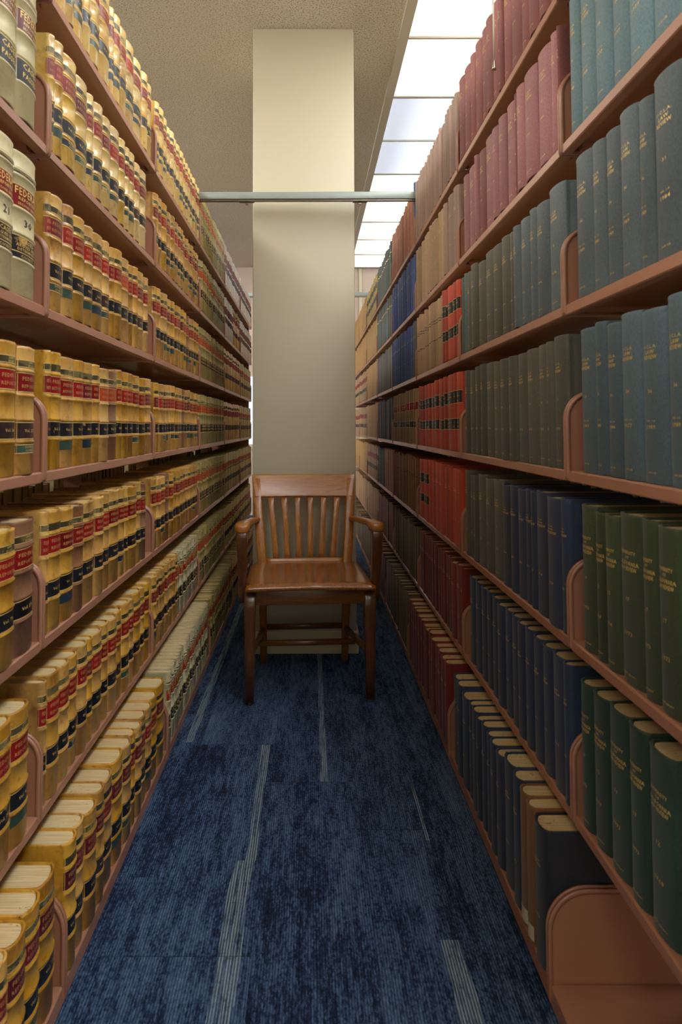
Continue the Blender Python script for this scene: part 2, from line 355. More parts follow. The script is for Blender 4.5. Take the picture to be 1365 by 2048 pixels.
for xc in (-1.66, 3.25):  # unseen side rows, added to light the aisle over the stacks
    for n in range(-4, 3):
        ceiling_light(xc, 3.913+1.22*n, LM['side'], 'added unseen ceiling panel light over the neighbouring aisle, behind the stacks')

# ------------------------------------------------------------------ steel shelving
BAY, YB0 = .9144, 1.3078
ZK = [1.9001, 1.5886, 1.2740, .9574, .6405, .3198, .0]
LIP = .021
OX = {'L': -.507-.256, 'R': .489+.256}       # centre line of each double-faced range
def arc(cx_, cz_, r, a0, a1, n): return [(cx_+r*math.cos(math.radians(a0+(a1-a0)*i/n)), cz_+r*math.sin(math.radians(a0+(a1-a0)*i/n))) for i in range(n+1)]
def bracket_mesh(front, hgt, R, out):
    """upright end plate of a shelf: x towards the aisle, rounded upper front corner, rolled rim, panel set in"""
    o = [(.012, 0)]+arc(front-.010, .010, .010, -90, 0, 3)+arc(front-R, hgt-R, R, 0, 90, 10)+[(.012, hgt)]
    cxm, czm = front/2, hgt/2; ins = .008
    i_ = [(.012, ins)]+arc(front-.010-ins/2, .010+ins/2, .006, -90, 0, 3)+arc(front-R, hgt-R, R-ins, 0, 90, 10)+[(.012, hgt-ins)]
    f = MB(); n = len(o); t = .0050
    for a in range(n-1):
        b_ = a+1
        vs = [(o[a][0], 0, o[a][1]), (o[b_][0], 0, o[b_][1]), (i_[b_][0], 0, i_[b_][1]), (i_[a][0], 0, i_[a][1])]
        vs += [(x, t*out, z) for x, _, z in vs]
        f.add(vs, [(0, 1, 2, 3), (4, 5, 6, 7), (0, 1, 5, 4), (2, 3, 7, 6)], 0, True)
    f.prism(i_, 1, .0005*out, .0035*out, 0)
    return f.mesh('end_bracket', [M['shelf']])
BR = {(b, s): bracket_mesh(.3078 if b else .2575, .205 if b else .172, .075 if b else .052, s) for b in (0, 1) for s in (1, -1)}
def shelf_mesh(front, thick):
    f = MB(); y0, y1 = .0085, BAY-.0085
    # folded section: front lip, thin deck, back lip
    f.prism([(.014, thick), (front-.003, thick), (front, thick-.003), (front, .002), (front-.002, 0), (front-.018, 0), (front-.018, .004), (front-.012, .006), (front-.012, thick-.006), (.022, thick-.006), (.022, 0), (.014, 0)], 1, y0, y1)
    f.box(.024, front-.020, y0+.02, y1-.02, thick-.008, thick-.0062)
    for yy in (y0+.002, y1-.022): f.box(.03, front-.03, yy, yy+.02, .003, thick-.007)
    return f.mesh('shelf', [M['shelf']])
SH = {0: shelf_mesh(.2545, LIP), 1: shelf_mesh(.3045, .036)}
def upright_mesh():
    f = MB(); f.box(-.028, .028, .0007, .024, 0, 2.108)
    for z in range(8, 82): f.box(.0281, .0285, .009, .015, z*.0254, z*.0254+.012, 1)
    return f.mesh('upright', [M['shelf'], M['gap']])
UP = upright_mesh()
def shelving_bay(side, n):
    rz = 0 if side == 'L' else PI
    y0 = YB0+BAY*n
    t = empty('steel_shelving_bay', (OX[side], y0 if side == 'L' else y0+BAY, 0), (0, 0, rz))
    what = 'law reporters in leather and canvas' if side == 'L' else 'cloth-bound law reviews'
    pos = {-1: 'nearest bay, cut by the frame', 0: 'second bay from the viewer', 1: 'third bay from the viewer', 2: 'fourth bay, beside the column', 3: 'fifth bay from the viewer', 4: 'sixth bay from the viewer', 5: 'seventh bay', 6: 'last bay by the end wall'}[n]
    tag(t, 'salmon steel shelving holding %s, %s' % (what, pos), 'shelving', 'salmon steel shelving bays')
    for face in (0, 1):
        for k in range(7):
            if face == 1 and k == 0: pass
            b_ = 1 if k == 6 else 0
            s = link('base_shelf' if b_ else 'shelf', SH[b_], t, (0, 0 if face == 0 else BAY, ZK[k]), (0, 0, PI*face))
            if face == 0 or k in (2, 3, 4):
                link('end_bracket', BR[(b_, 1)], s, (0, .0028, 0)); link('end_bracket', BR[(b_, -1)], s, (0, BAY-.0028, 0))
    link('upright', UP, t, (0, 0, 0)); link('upright', UP, t, (0, BAY-.0247, 0))
    if side == 'L' and n == 4:
        f = MB(); f.box(-.235, .235, BAY+.001, BAY+.004, .04, 2.09); f.obj('added_end_panel', M['shelf'], t)  # sheet added to block the bright window from the shelf gaps
    return t
for n in range(-1, 5): shelving_bay('L', n)
for n in range(-1, 7): shelving_bay('R', n)

# ------------------------------------------------------------------ tie bars across the aisle
M['tie'] = plain('grey_green_enamel', srgb(150, 160, 154), .35, .1)
M['steel'] = plain('worn_steel', srgb(120, 112, 100), .3, .8)
def tie_bar(y, x0, x1, z0, z1, label, clips):
    t = empty('shelving_tie_bar', (0, y, z0)); tag(t, label, 'bar')
    f = MB(); f.box(x0, x1, -.018, .018, 0, z1-z0); o = f.obj('channel', M['tie'], t); bevel(o, .003, 2)
    f = MB(); f.box(x0, x1, -.010, .010, -.006, .001); f.obj('lower_flange', M['steel'], t)
    for cx_ in clips:
        f = MB(); f.box(cx_-.034, cx_+.034, -.016, .016, -.0085, -.004); f.box(cx_-.006, cx_+.006, .0, .012, -.02, -.008); f.obj('clip', M['steel'], t)
tie_bar(3.14, OX['L']-.02, OX['R']+.02, 2.117, 2.151, 'grey-green steel tie bar crossing the aisle against the column', (-.292, .236))
tie_bar(5.88, OX['L']-.02, OX['R']+.02, 2.187, 2.222, 'pale steel tie bar across the aisle behind the column', ())

# ------------------------------------------------------------------ pull cord
t = empty('light_pull_cord', (.4155, 1.5, CEIL)); tag(t, 'thin white pull cord with metal bell end hanging before maroon books', 'cord')
f = MB(); zb = 1.868
prof = [(.0011, CEIL-.001), (.0011, 1.95)]
f.loft([[(.0010*math.cos(a*PI/4), .0010*math.sin(a*PI/4), z-CEIL) for a in range(8)] for z in (CEIL-.0005, 2.04)]); f.obj('cord', plain('cord_white', srgb(190, 184, 172), .5), t)
f = MB(); f.loft([[(.0021*math.cos(a*PI/4), .0021*math.sin(a*PI/4), z-CEIL) for a in range(8)] for z in (2.045, 1.881)]); f.obj('sleeve', plain('sleeve_cream', srgb(196, 186, 160), .35), t)
f = MB(); f.loft([[(r*math.cos(a*PI/6), r*math.sin(a*PI/6), z-CEIL) for a in range(12)] for r, z in ((.0022, 1.884), (.0034, 1.878), (.0045, 1.866), (.0050, 1.862), (.0030, 1.8615))]); f.obj('bell', plain('bell_steel', srgb(170, 160, 140), .25, .9), t)

# ------------------------------------------------------------------ wooden armchair
def wood(name, lt, dk, rough=.32, stretch=(14, 14, 1.3)):
    m, nt, b = newmat(name)
    n1 = noise(nt, 9, 5, stretch=stretch, dist=.6); n2 = noise(nt, 4, 3); n3 = noise(nt, 60, 4, stretch=stretch)
    c = mixc(nt, ramp(nt, n1, [(.3, g3(0)), (.7, g3(1))]), lt, dk)
    c = mixc(nt, ramp(nt, n3, [(.5, g3(0)), (.7, g3(.5))]), c, tuple(x*.5 for x in dk[:3])+(1,))
    c = mixc(nt, ramp(nt, n2, [(.45, g3(0)), (.75, g3(.35))]), c, tuple(x*.45 for x in dk[:3])+(1,))
    nt.links.new(c, b.inputs['Base Color']); b.inputs['Roughness'].default_value = rough
    b.inputs['Coat Weight'].default_value = .35; b.inputs['Coat Roughness'].default_value = .16
    bump(nt, b, n3, .12, .001); return m
WV = wood('varnished_maple_upright', srgb(188, 124, 46), srgb(146, 84, 24))
WH = wood('varnished_maple_across', srgb(192, 128, 50), srgb(154, 92, 28), stretch=(1.3, 14, 14))
WS = wood('varnished_maple_seat', srgb(170, 106, 40), srgb(128, 70, 22), .2, (14, 1.6, 14))
WD = wood('dark_maple_leg', srgb(108, 64, 30), srgb(74, 42, 18), .32)
WDH = wood('dark_maple_rail', srgb(124, 78, 38), srgb(90, 52, 24), .32, (1.3, 14, 14))
ch = empty('wooden_armchair', (-.002, 2.68, 0), (0, 0, math.radians(3.4))); tag(ch, 'varnished wooden armchair with slatted back standing before the cream column', 'chair')
def sqring(cx_, cy_, z, hx, hy, r=.005):
    pts = []
    for sx, sy, a0 in ((1, 1, 0), (-1, 1, 90), (-1, -1, 180), (1, -1, 270)):
        for a in (0, 45, 90):
            pts.append((cx_+sx*(hx-r)+r*math.cos(math.radians(a0+a)), cy_+sy*(hy-r)+r*math.sin(math.radians(a0+a)), z))
    return pts
def sweep(path, mi=0):
    f = MB(); f.loft([sqring(*p) for p in path]); return f
# front legs (tapering), with steel glides
for sx in (-1, 1):
    f = sweep([(sx*.2325, 0, .010, .0165, .0170), (sx*.2325, 0, .20, .0195, .0200), (sx*.232, 0, .36, .0225, .0225), (sx*.232, 0, .432, .0235, .0235)])
    lg = f.obj('leg', WD, ch)
    f = MB(); f.loft([[(sx*.2325+r*math.cos(a*PI/6), r*math.sin(a*PI/6), z) for a in range(12)] for r, z in ((.010, 0), (.0125, .002), (.0125, .006), (.008, .0105))]); f.obj('glide', M['steel'], lg)
    # rear leg and back post in one sawn piece
    f = sweep([(sx*.183, .447, .010, .014, .017), (sx*.185, .425, .20, .0165, .019), (sx*.187, .395, .40, .0185, .022), (sx*.188, .393, .46, .0205, .022), (sx*.197, .408, .56, .0205, .017), (sx*.210, .450, .72, .0200, .014), (sx*.218, .482, .825, .0185, .011)])
    lg = f.obj('back_leg_post', WV, ch)
    f = MB(); f.loft([[(sx*.183+r*math.cos(a*PI/6), .447+r*math.sin(a*PI/6), z) for a in range(12)] for r, z in ((.009, 0), (.011, .002), (.011, .006), (.007, .0105))]); f.obj('glide', M['steel'], lg)
# crest rail: gently curved board
def curved_board(xh0, xh1, z0, z1, y0, y1, sag, th, n=14, r=.004):
    rings = []
    f = MB()
    for i in range(n+1):
        s = -1+2*i/n
        q = []
        for zz, yy, e in ((z0, y0, -1), (z1, y1, 1)):
            xh = xh0 if e < 0 else xh1
            q.append((s*xh, yy+sag*(1-s*s), zz))
        (xa, ya, za), (xb, yb, zb_) = q
        rings.append([(xa, ya-th/2, za+r), (xa, ya-th/2+r*.6, za), (xa, ya+th/2-r*.6, za), (xa, ya+th/2, za+r), (xb, yb+th/2, zb_-r*1.2), (xb, yb+th/2-r, zb_), (xb, yb-th/2+r, zb_), (xb, yb-th/2, zb_-r*1.2)])
    f.loft(rings); return f
f = curved_board(.222, .2375, .742, .842, .452, .484, .016, .021); o = f.obj('crest_rail', WH, ch); bevel(o, .006, 3, 50)
f = curved_board(.172, .172, .452, .474, .402, .408, .012, .018); f.obj('lower_back_rail', WH, ch)
for i in range(6):
    s = (i-2.5)/2.5
    xb, xt = s*.127, s*.152
    rings = []
    for j in range(9):
        q = j/8; z = .468+q*(.748-.468); x = xb+(xt-xb)*q
        y = .410+.047*q+.013*(1-(s*.75)**2)-.012*math.sin(q*PI)
        hx = .0140-.0015*math.sin(q*PI*.9); rings.append(sqring(x, y, z, hx, .0045, .002))
    f = MB(); f.loft(rings); f.obj('back_slat', WV, ch)
# saddle seat
f = MB(); nx, ny = 28, 22; top = []; bot = []
def seat_xy(u, v):   # u -1..1 across, v 0..1 from front to back
    wd = .2475-.010*max(0, v-.25)/.75
    if v > .82: wd *= math.sqrt(max(0, 1-((v-.82)/.18)**2*.20))
    x = u*wd; y = -.045+.475*v-.018*(u*u)*(1-v)**3+.0
    return x, y
for j in range(ny+1):
    for i in range(nx+1):
        u, v = -1+2*i/nx, j/ny; x, y = seat_xy(u, v)
        e = min((1-abs(u))*.24, v*.475, (1-v)*.475)
        z = .4615-.010*math.exp(-((abs(u)-.42)/.30)**2)*math.exp(-((v-.55)/.32)**2)+.003*math.exp(-(u/.1)**2)*math.exp(-((v-.2)/.3)**2)
        if e < .012: z -= .008*(1-math.sqrt(max(0, 1-(1-e/.012)**2)))
        top.append((x, y, z)); bot.append((x*(1 if e > .001 else .992), y, .4325 if e > .001 else .437))
W_ = nx+1; fs = []
for j in range(ny):
    for i in range(nx): a = j*W_+i; fs.append((a, a+1, a+W_+1, a+W_))
f.add(top, fs, 0, True); f.add(bot, [t_[::-1] for t_ in fs], 0, True)
edge = [i for i in range(W_)]+[j*W_+nx for j in range(1, ny+1)]+[ny*W_+i for i in range(nx-1, -1, -1)]+[j*W_ for j in range(ny-1, 0, -1)]
mid_ = [((top[a][0])*1.006, top[a][1]-(.002 if top[a][1] < 0 else -.001), .447) for a in edge]
n_ = len(edge); vs = [top[a] for a in edge]+mid_+[bot[a] for a in edge]
f.add(vs, [(i, (i+1) % n_, n_+(i+1) % n_, n_+i) for i in range(n_)]+[(n_+i, n_+(i+1) % n_, 2*n_+(i+1) % n_, 2*n_+i) for i in range(n_)], 0, True)
f.obj('seat', WS, ch)
# aprons
f = MB(); f.box(-.21, .21, -.014, .008, .376, .432); o = f.obj('apron', WDH, ch); bevel(o, .002)
f = MB(); f.box(-.168, .168, .385, .405, .382, .432); o = f.obj('apron', WDH, ch); bevel(o, .002)
for sx in (-1, 1):
    f = MB(); vs = [(sx*(.225+d-.03*v), .022+.358*v, z) for z in (.378, .432) for v in (0, 1) for d in (0, -.018)]
    f.add(vs, [(0, 1, 3, 2), (4, 5, 7, 6), (0, 1, 5, 4), (2, 3, 7, 6), (0, 2, 6, 4), (1, 3, 7, 5)]); f.obj('apron', WDH, ch)
# stretchers
def bar3(p, q, hw, hh):
    p, q = Vector(p), Vector(q); d = (q-p).normalized(); s_ = d.cross(Vector((0, 0, 1))).normalized(); u_ = s_.cross(d)
    f = MB(); f.loft([[tuple(c_+s_*a*hw+u_*b2*hh) for a, b2 in ((1, .6), (.6, 1), (-.6, 1), (-1, .6), (-1, -.6), (-.6, -1), (.6, -1), (1, -.6))] for c_ in (p, q)]); return f
for sx in (-1, 1): bar3((sx*.226, .008, .188), (sx*.186, .42, .158), .0085, .0135).obj('stretcher', WDH, ch)
bar3((-.204, .245, .152), (.204, .245, .152), .012, .011).obj('stretcher', WDH, ch)
bar3((-.186, .425, .168), (.186, .425, .168), .009, .012).obj('stretcher', WDH, ch)
# arms: flat sawn rests widening to the front, and their curved supports
for sx in (-1, 1):
    f = MB(); rings = []
    for j, (y, xc, hw, z, hh) in enumerate(((.425, .208, .016, .648, .0115), (.36, .226, .018, .652, .0125), (.27, .246, .019, .657, .0135), (.18, .257, .021, .663, .0135), (.11, .262, .025, .670, .0135), (.055, .262, .029, .674, .0155), (.015, .262, .030, .674, .018), (-.012, .262, .029, .671, .019), (-.028, .262, .022, .667, .016))):
        rings.append([(sx*xc+a*hw, y, z+b2*hh) for a, b2 in ((1, .45), (.75, .9), (0, 1.0), (-.75, .9), (-1, .45), (-1, -.5), (-.7, -1), (.7, -1), (1, -.5))])
    f.loft(rings); ar = f.obj('armrest', WH, ch)
    s2 = ar.modifiers.new('smooth', 'SUBSURF'); s2.levels = 1; s2.render_levels = 2
    f = sweep([(sx*.262, .055, .374, .015, .020, .004), (sx*.263, .055, .40, .016, .025, .004), (sx*.263, .050, .46, .0165, .030, .004), (sx*.264, .035, .52, .017, .026, .004), (sx*.264, .012, .58, .018, .024, .004), (sx*.264, .008, .63, .020, .028, .004), (sx*.263, .015, .668, .021, .034, .004)])
    f.obj('arm_support', WD, ch)

# ------------------------------------------------------------------ books
TXT = {}
def text_geo(s):
    """letter outlines of a word as flat faces, scaled to cap height 1 and centred on 0"""
    if s not in TXT:
        cu = D.curves.new('lettering', 'FONT'); cu.body = s; cu.resolution_u = 1; cu.offset = .012; cu.space_character = 1.12
        ob = D.objects.new('lettering', cu); me = D.meshes.new_from_object(ob)
        vs = [(v.co.x, v.co.y) for v in me.vertices]; fs = [list(p.vertices) for p in me.polygons]
        D.objects.remove(ob); D.curves.remove(cu); D.meshes.remove(me)
        xs = [v[0] for v in vs]; ys = [v[1] for v in vs]; mx = (min(xs)+max(xs))/2; hh = .69
        TXT[s] = ([((x-mx)/hh, (y-.345)/hh) for x, y in vs], fs, (max(xs)-min(xs))/hh)
    return TXT[s]
def spx(y, w, b, off=0):
    s = min(.9995, abs(y)/(w/2)); return -.003+(b+.003)*math.sqrt(1-s*s)+off
def arc_pts(w, b, off, n, s0=.06):
    pts = []
    for i in range(n+1):
        th = PI*(s0+(1-2*s0)*i/n); nx, ny = math.sin(th)/(b+.003), math.cos(th)/(w/2); q = math.hypot(nx, ny); of = off*min(1, math.sin(th)*2.5)
        pts.append((-.003+(b+.003)*math.sin(th)+of*nx/q, w/2*math.cos(th)+of*ny/q*.6))
    return pts
def strip(f, w, b, z0, z1, off, mi, n=8, s0=.06):
    p = arc_pts(w, b, off, n, s0); vs = [(x, y, z) for z in (z0, z1) for x, y in p]
    f.add(vs, [(i, i+1, n+2+i, n+1+i) for i in range(n)], mi, True)
def letters(f, s, w, b, zc, hgt, maxw, mi, off=.0009, vertical=False):
    vs, fs, wd = text_geo(s); k = hgt; kx = k if wd*k <= maxw else maxw/wd
    out = []
    for x, y in vs:
        if vertical: yy, zz = -y*k, zc+x*k
        else: yy, zz = x*kx, zc+y*k
        out.append((spx(yy, w, b, off), yy, zz))
    f.add(out, [q for q in fs], mi)
def cover_mesh(name, w, h, d, b, ridges=(), fray=0, seed=0, n=10):
    rnd = random.Random(seed); t = .0028; f = MB()
    def outer(off): return [(-d, w/2), (-.40*d, w/2), (-.011, w/2), (-.0075, w/2-.0014)]+[(x, y) for x, y in arc_pts(w, b, off, n, .0)]+[(-.0075, -w/2+.0014), (-.011, -w/2), (-.40*d, -w/2), (-d, -w/2)]
    inner = [(-d, w/2-t), (-.40*d, w/2-t), (-.011, w/2-t), (-.0075, w/2-t-.001)]+[(x-t, y*(1-2*t/w)) for x, y in arc_pts(w, b, 0, n, .0)]+[(-.0075, -w/2+t+.001), (-.011, -w/2+t), (-.40*d, -w/2+t), (-d, -w/2+t)]
    zs = [(0, -.0012), (.0015, 0)]
    for r in sorted(ridges): zs += [(r*h-.0034, 0), (r*h-.0014, .0022), (r*h+.0014, .0022), (r*h+.0034, 0)]
    zs += [(h-.006, .0), (h-.002, .0008), (h, -.0006)]
    m_ = len(inner); vs = []; 
    for z, off in zs:
        for i, (x, y) in enumerate(outer(off)):
            dz = 0
            if fray and z == h and 4 <= i < m_-4: dz = -rnd.random()*fray
            vs.append((x, y, z+dz))
    fs = []
    for a in range(len(zs)-1):
        for i in range(m_-1): fs.append((a*m_+i, a*m_+i+1, (a+1)*m_+i+1, (a+1)*m_+i))
    f.add(vs, fs, 0, True)
    vi = [(x, y, z) for z in (0, h) for x, y in inner]
    f.add(vi, [(i, i+1, m_+i+1, m_+i) for i in range(m_-1)], 0, True)
    L_ = len(zs)-1
    for zi, zo in ((0, 0), (1, L_)):
        ring_o = vs[zo*m_:(zo+1)*m_]; ring_i = vi[zi*m_:(zi+1)*m_]
        f.add(ring_o+ring_i, [(i, i+1, m_+i+1, m_+i) for i in range(m_-1)], 0)
    for e in (0, m_-1):
        a = [vs[0*m_+e], vs[L_*m_+e], vi[m_+e], vi[e]]; f.add(a, [(0, 1, 2, 3)], 0)
    return f.mesh(name, [TAN])
def page_mesh(w, h, d, b, sq=.0035):
    f = MB(); t = .003
    pts = [(-d+.006, w/2-t), (-.008, w/2-t)]+[(x-t-.0022, y*(1-2*(t+.0004)/w)) for x, y in arc_pts(w, b, 0, 8, .12)]+[(-.008, -w/2+t), (-d+.006, -w/2+t)]
    pts += [(-d+.006+.006*math.sin(PI*i/5), -w/2+t+(w-2*t)*i/5) for i in range(1, 5)]
    f.prism(pts, 2, sq, h-sq); return f.mesh('page_block', [M['page']])
LW, LH, LD, LB = .058, .235, .170, .0105       # nominal reporter volume
CW, CH, CD, CB = .050, .258, .172, .0100       # nominal cloth volume
RIDG = (.805, .615, .425, .255)
COV = [cover_mesh('calf_cover', LW, LH, LD, LB, RIDG, fr, s) for fr, s in ((.0, 1), (.0035, 2), (.006, 3), (.0015, 4))]
COVC = [cover_mesh('canvas_cover', LW, LH, LD, LB, (.87, .83, .60, .43, .245), 0, 5)]
PAG = page_mesh(LW, LH, LD, LB)
CCOV = cover_mesh('cloth_cover', CW, CH, CD, CB); CPAG = page_mesh(CW, CH, CD, CB)
def lab(z0, z1, lines, w=LW, h=LH, b=LB, rules=True, s0=.05, ink='gilt', extra=()):
    f = MB(); strip(f, w, b, z0*h, z1*h, .0004, 0, 8, s0)
    if rules:
        for z in (z0*h, z1*h-.0014)+tuple(e*h for e in extra): strip(f, w, b, z, z+.0014, .0007, 2, 8, s0)
    for s, zc, hg, mw in lines: letters(f, s, w, b, zc*h, hg*h, mw*w, 1)
    return f.mesh('label', [M['l_red'], M[ink], M['giltline']])
L_TITLE = [lab(.832, .892, [('LAW', .875, .016, .3), ('BOOKS', .849, .014, .45)]), lab(.832, .892, [], rules=False)]
L_RED = [lab(.640, .792, [('FEDERAL', .745, .029, .74), ('REPORTER', .687, .027, .76)], ink='giltdull')]
L_VOL = [lab(.275, .408, [('Vol. %d' % n, .342, .024, .55)]) for n in (12, 27, 34, 41, 58, 63, 79, 86, 105, 118, 142, 177, 203, 236, 251, 268)]
L_TAG = [lab(.165, .238, [('CCA', .215, .02, .4), ('CIRCUIT', .187, .018, .6)], ink='giltdull'), lab(.160, .240, [], rules=False), lab(.165, .235, [('DISTRICT', .214, .017, .7), ('COURTS', .187, .017, .55)])]
C_TITLE = [lab(.845, .885, [('WEST', .865, .018, .4)], rules=False)]
C_RED = [lab(.610, .765, [('FEDERAL', .725, .050, .84), ('REPORTER', .675, .022, .7), ('SECOND SERIES', .637, .017, .7)])]
C_BLK = [lab(.250, .415, [('CASES', .385, .028, .6), ('ARGUED AND', .350, .022, .75), ('DETERMINED', .322, .018, .75), ('COURTS', .275, .020, .5)], extra=(.297,))]
C_BLK2 = [lab(.250, .415, [('CASES', .375, .040, .66), ('PASSED', .310, .036, .66)])]
def printed(lines, w, h, b, mat): 
    f = MB()
    for l in lines:
        s, zc, hg, mw = l[:4]; letters(f, s, w, b, zc*h, hg*h, mw*w, 0, .0006, len(l) > 4)
    return f.mesh('lettering', [M[mat]])
P_NUM = [printed([(str(n), .515, .05, .45)], LW, LH, LB, 'inkprint') for n in (21, 30, 18, 44)]
def law(name, place, y0): return [(name[0], .775, .017, .5)]+[(name[i], .775-.028*i, .020, .62) for i in range(1, len(name))]
GT = {
 'ucla': [printed([('U.C.L.A.', .785, .018, .5), ('LAW', .755, .020, .35), ('REVIEW', .725, .022, .5), (str(a), .53, .020, .2), ('NO. 1-4', .36, .012, .3), (y, .325, .022, .4), ('LAW LIB.', .065, .010, .5)], CW, CH, CB, 'gilt') for a, y in ((24, '1977'), (31, '1984'), (36, '1989'))],
 'ucd': [printed([('U.C.D.', .790, .017, .35), ('LAW', .762, .017, .3), ('REVIEW', .733, .021, .42), (str(a), .52, .020, .15), (y, .30, .020, .38), ('LAW LIB.', .060, .010, .5)], CW, CH, CB, 'gilt') for a, y in ((3, '1971'), (9, '1976'), (14, '1981'))],
 'alaska': [printed([('U.C.L.A.', .775, .012, .4), ('ALASKA', .752, .013, .5), ('LAW REVIEW', .725, .020, .68), (y, .33, .020, .36)], CW, CH, CB, 'gilt') for y in ('1974', '1980')],
 'univ': [printed([('UNIVERSITY', .775, .020, .62), ('OF', .745, .016, .2), ('CALIFORNIA', .712, .023, .78), ('LAW REVIEW', .680, .023, .66), (str(a), .50, .022, .2), (y, .30, .022, .42), ('LAW LIBRARY', .060, .010, .6)], CW, CH, CB, 'gilt') for a, y in ((12, '1968'), (17, '1973'))],
 'tulsa': [printed([('TULSA', .80, .017, .45), ('LAW', .773, .017, .3), ('JOURNAL', .745, .017, .5), (str(a), .56, .020, .2), (y, .41, .018, .42), ('LAW LIB.', .070, .012, .5)], CW, CH, CB, 'gilt') for a, y in ((6, '1970'), (11, '1976'), (15, '1980'))],
 'dim': [printed([('LAW', .74, .016, .32), ('REVIEW', .712, .018, .45), (str(a), .34, .018, .3)], CW, CH, CB, 'gilt') for a in (1966, 1972)],
 'vert': [printed([('Legal Problems of', .66, .030, 1, 1)], CW, CH, CB, 'inkprint')],
 'ink': [printed([('LAW JOURNAL', .70, .014, .7), ('1961', .62, .014, .4)], CW, CH, CB, 'inkprint')],
}
R_BLK = [lab(.61, .775, [('LAW', .735, .020, .3), ('REVIEW', .70, .022, .5), ('1958', .64, .016, .3)], CW, CH, CB, ink='giltline'), lab(.275, .42, [('VOL. 7', .365, .020, .45), ('1962', .32, .018, .4)], CW, CH, CB, ink='giltline')]
R_RED = [lab(.62, .765, [('LAW', .71, .022, .4)], CW, CH, CB, ink='giltline'), lab(.30, .42, [('1931', .36, .022, .4)], CW, CH, CB, ink='giltline')]
R_BAND = [lab(.66, .672, [], CW, CH, CB, rules=False), lab(.70, .712, [], CW, CH, CB, rules=False), lab(.40, .412, [], CW, CH, CB, rules=False)]
R_SPINE_TAG = [lab(.03, .135, [('KF', .11, .012, .3), ('1951', .085, .012, .4)], CW, CH, CB, rules=False, s0=.22, ink='inkprint')]
M['paper'] = plain('paper_label', srgb(206, 200, 176), .8)

def part(name, me, root, mat=None):
    o = link(name, me, root)
    if mat: o.material_slots[0].link = 'OBJECT'; o.material_slots[0].material = M[mat]
    return o
SHELFNAME = ['top shelf', 'second-highest shelf', 'third-highest shelf', 'middle shelf', 'third-lowest shelf', 'second-lowest shelf', 'bottom shelf']
BAYNAME = {-1: 'nearest bay', 0: 'second bay', 1: 'third bay', 2: 'fourth bay', 3: 'fifth bay'}
def where(side, k, bay, i, n):
    if bay == -1: return '%s before its end bracket, %s, nearest bay' % (ORD[n-1-i] if n-1-i > 0 else 'just', SHELFNAME[k])
    return '%s along the %s, %s' % (ORD[i], SHELFNAME[k], BAYNAME[bay])
rr = random.Random(11)
USED = set()
def finish(root, look, side, k, bay, i, n, y0, y1, W0, H0, D0, h, dep, group, rec, name_cat='book'):
    wdt = (y1-y0)-.0014; front = (.0 if k < 6 else .050 if side == 'L' else .0513)
    xf = {'L': -.509+front, 'R': .491-front}[side]
    b = -.0095+rec
    root.location = (xf+b*(1 if side == 'L' else -1), (y0+y1)/2, ZK[k]+(LIP if k < 6 else .036)+.0004)
    root.rotation_euler = (0, 0, (0 if side == 'L' else PI)+rr.uniform(-.002, .002))
    root.scale = (dep/D0, wdt/W0, h/H0)
    lb = look+', '+where(side, k, bay, i, n)
    nw = len(lb.replace(',', '').split()); assert nw <= 16, lb
    assert lb not in USED, lb
    USED.add(lb); tag(root, lb, name_cat, group)
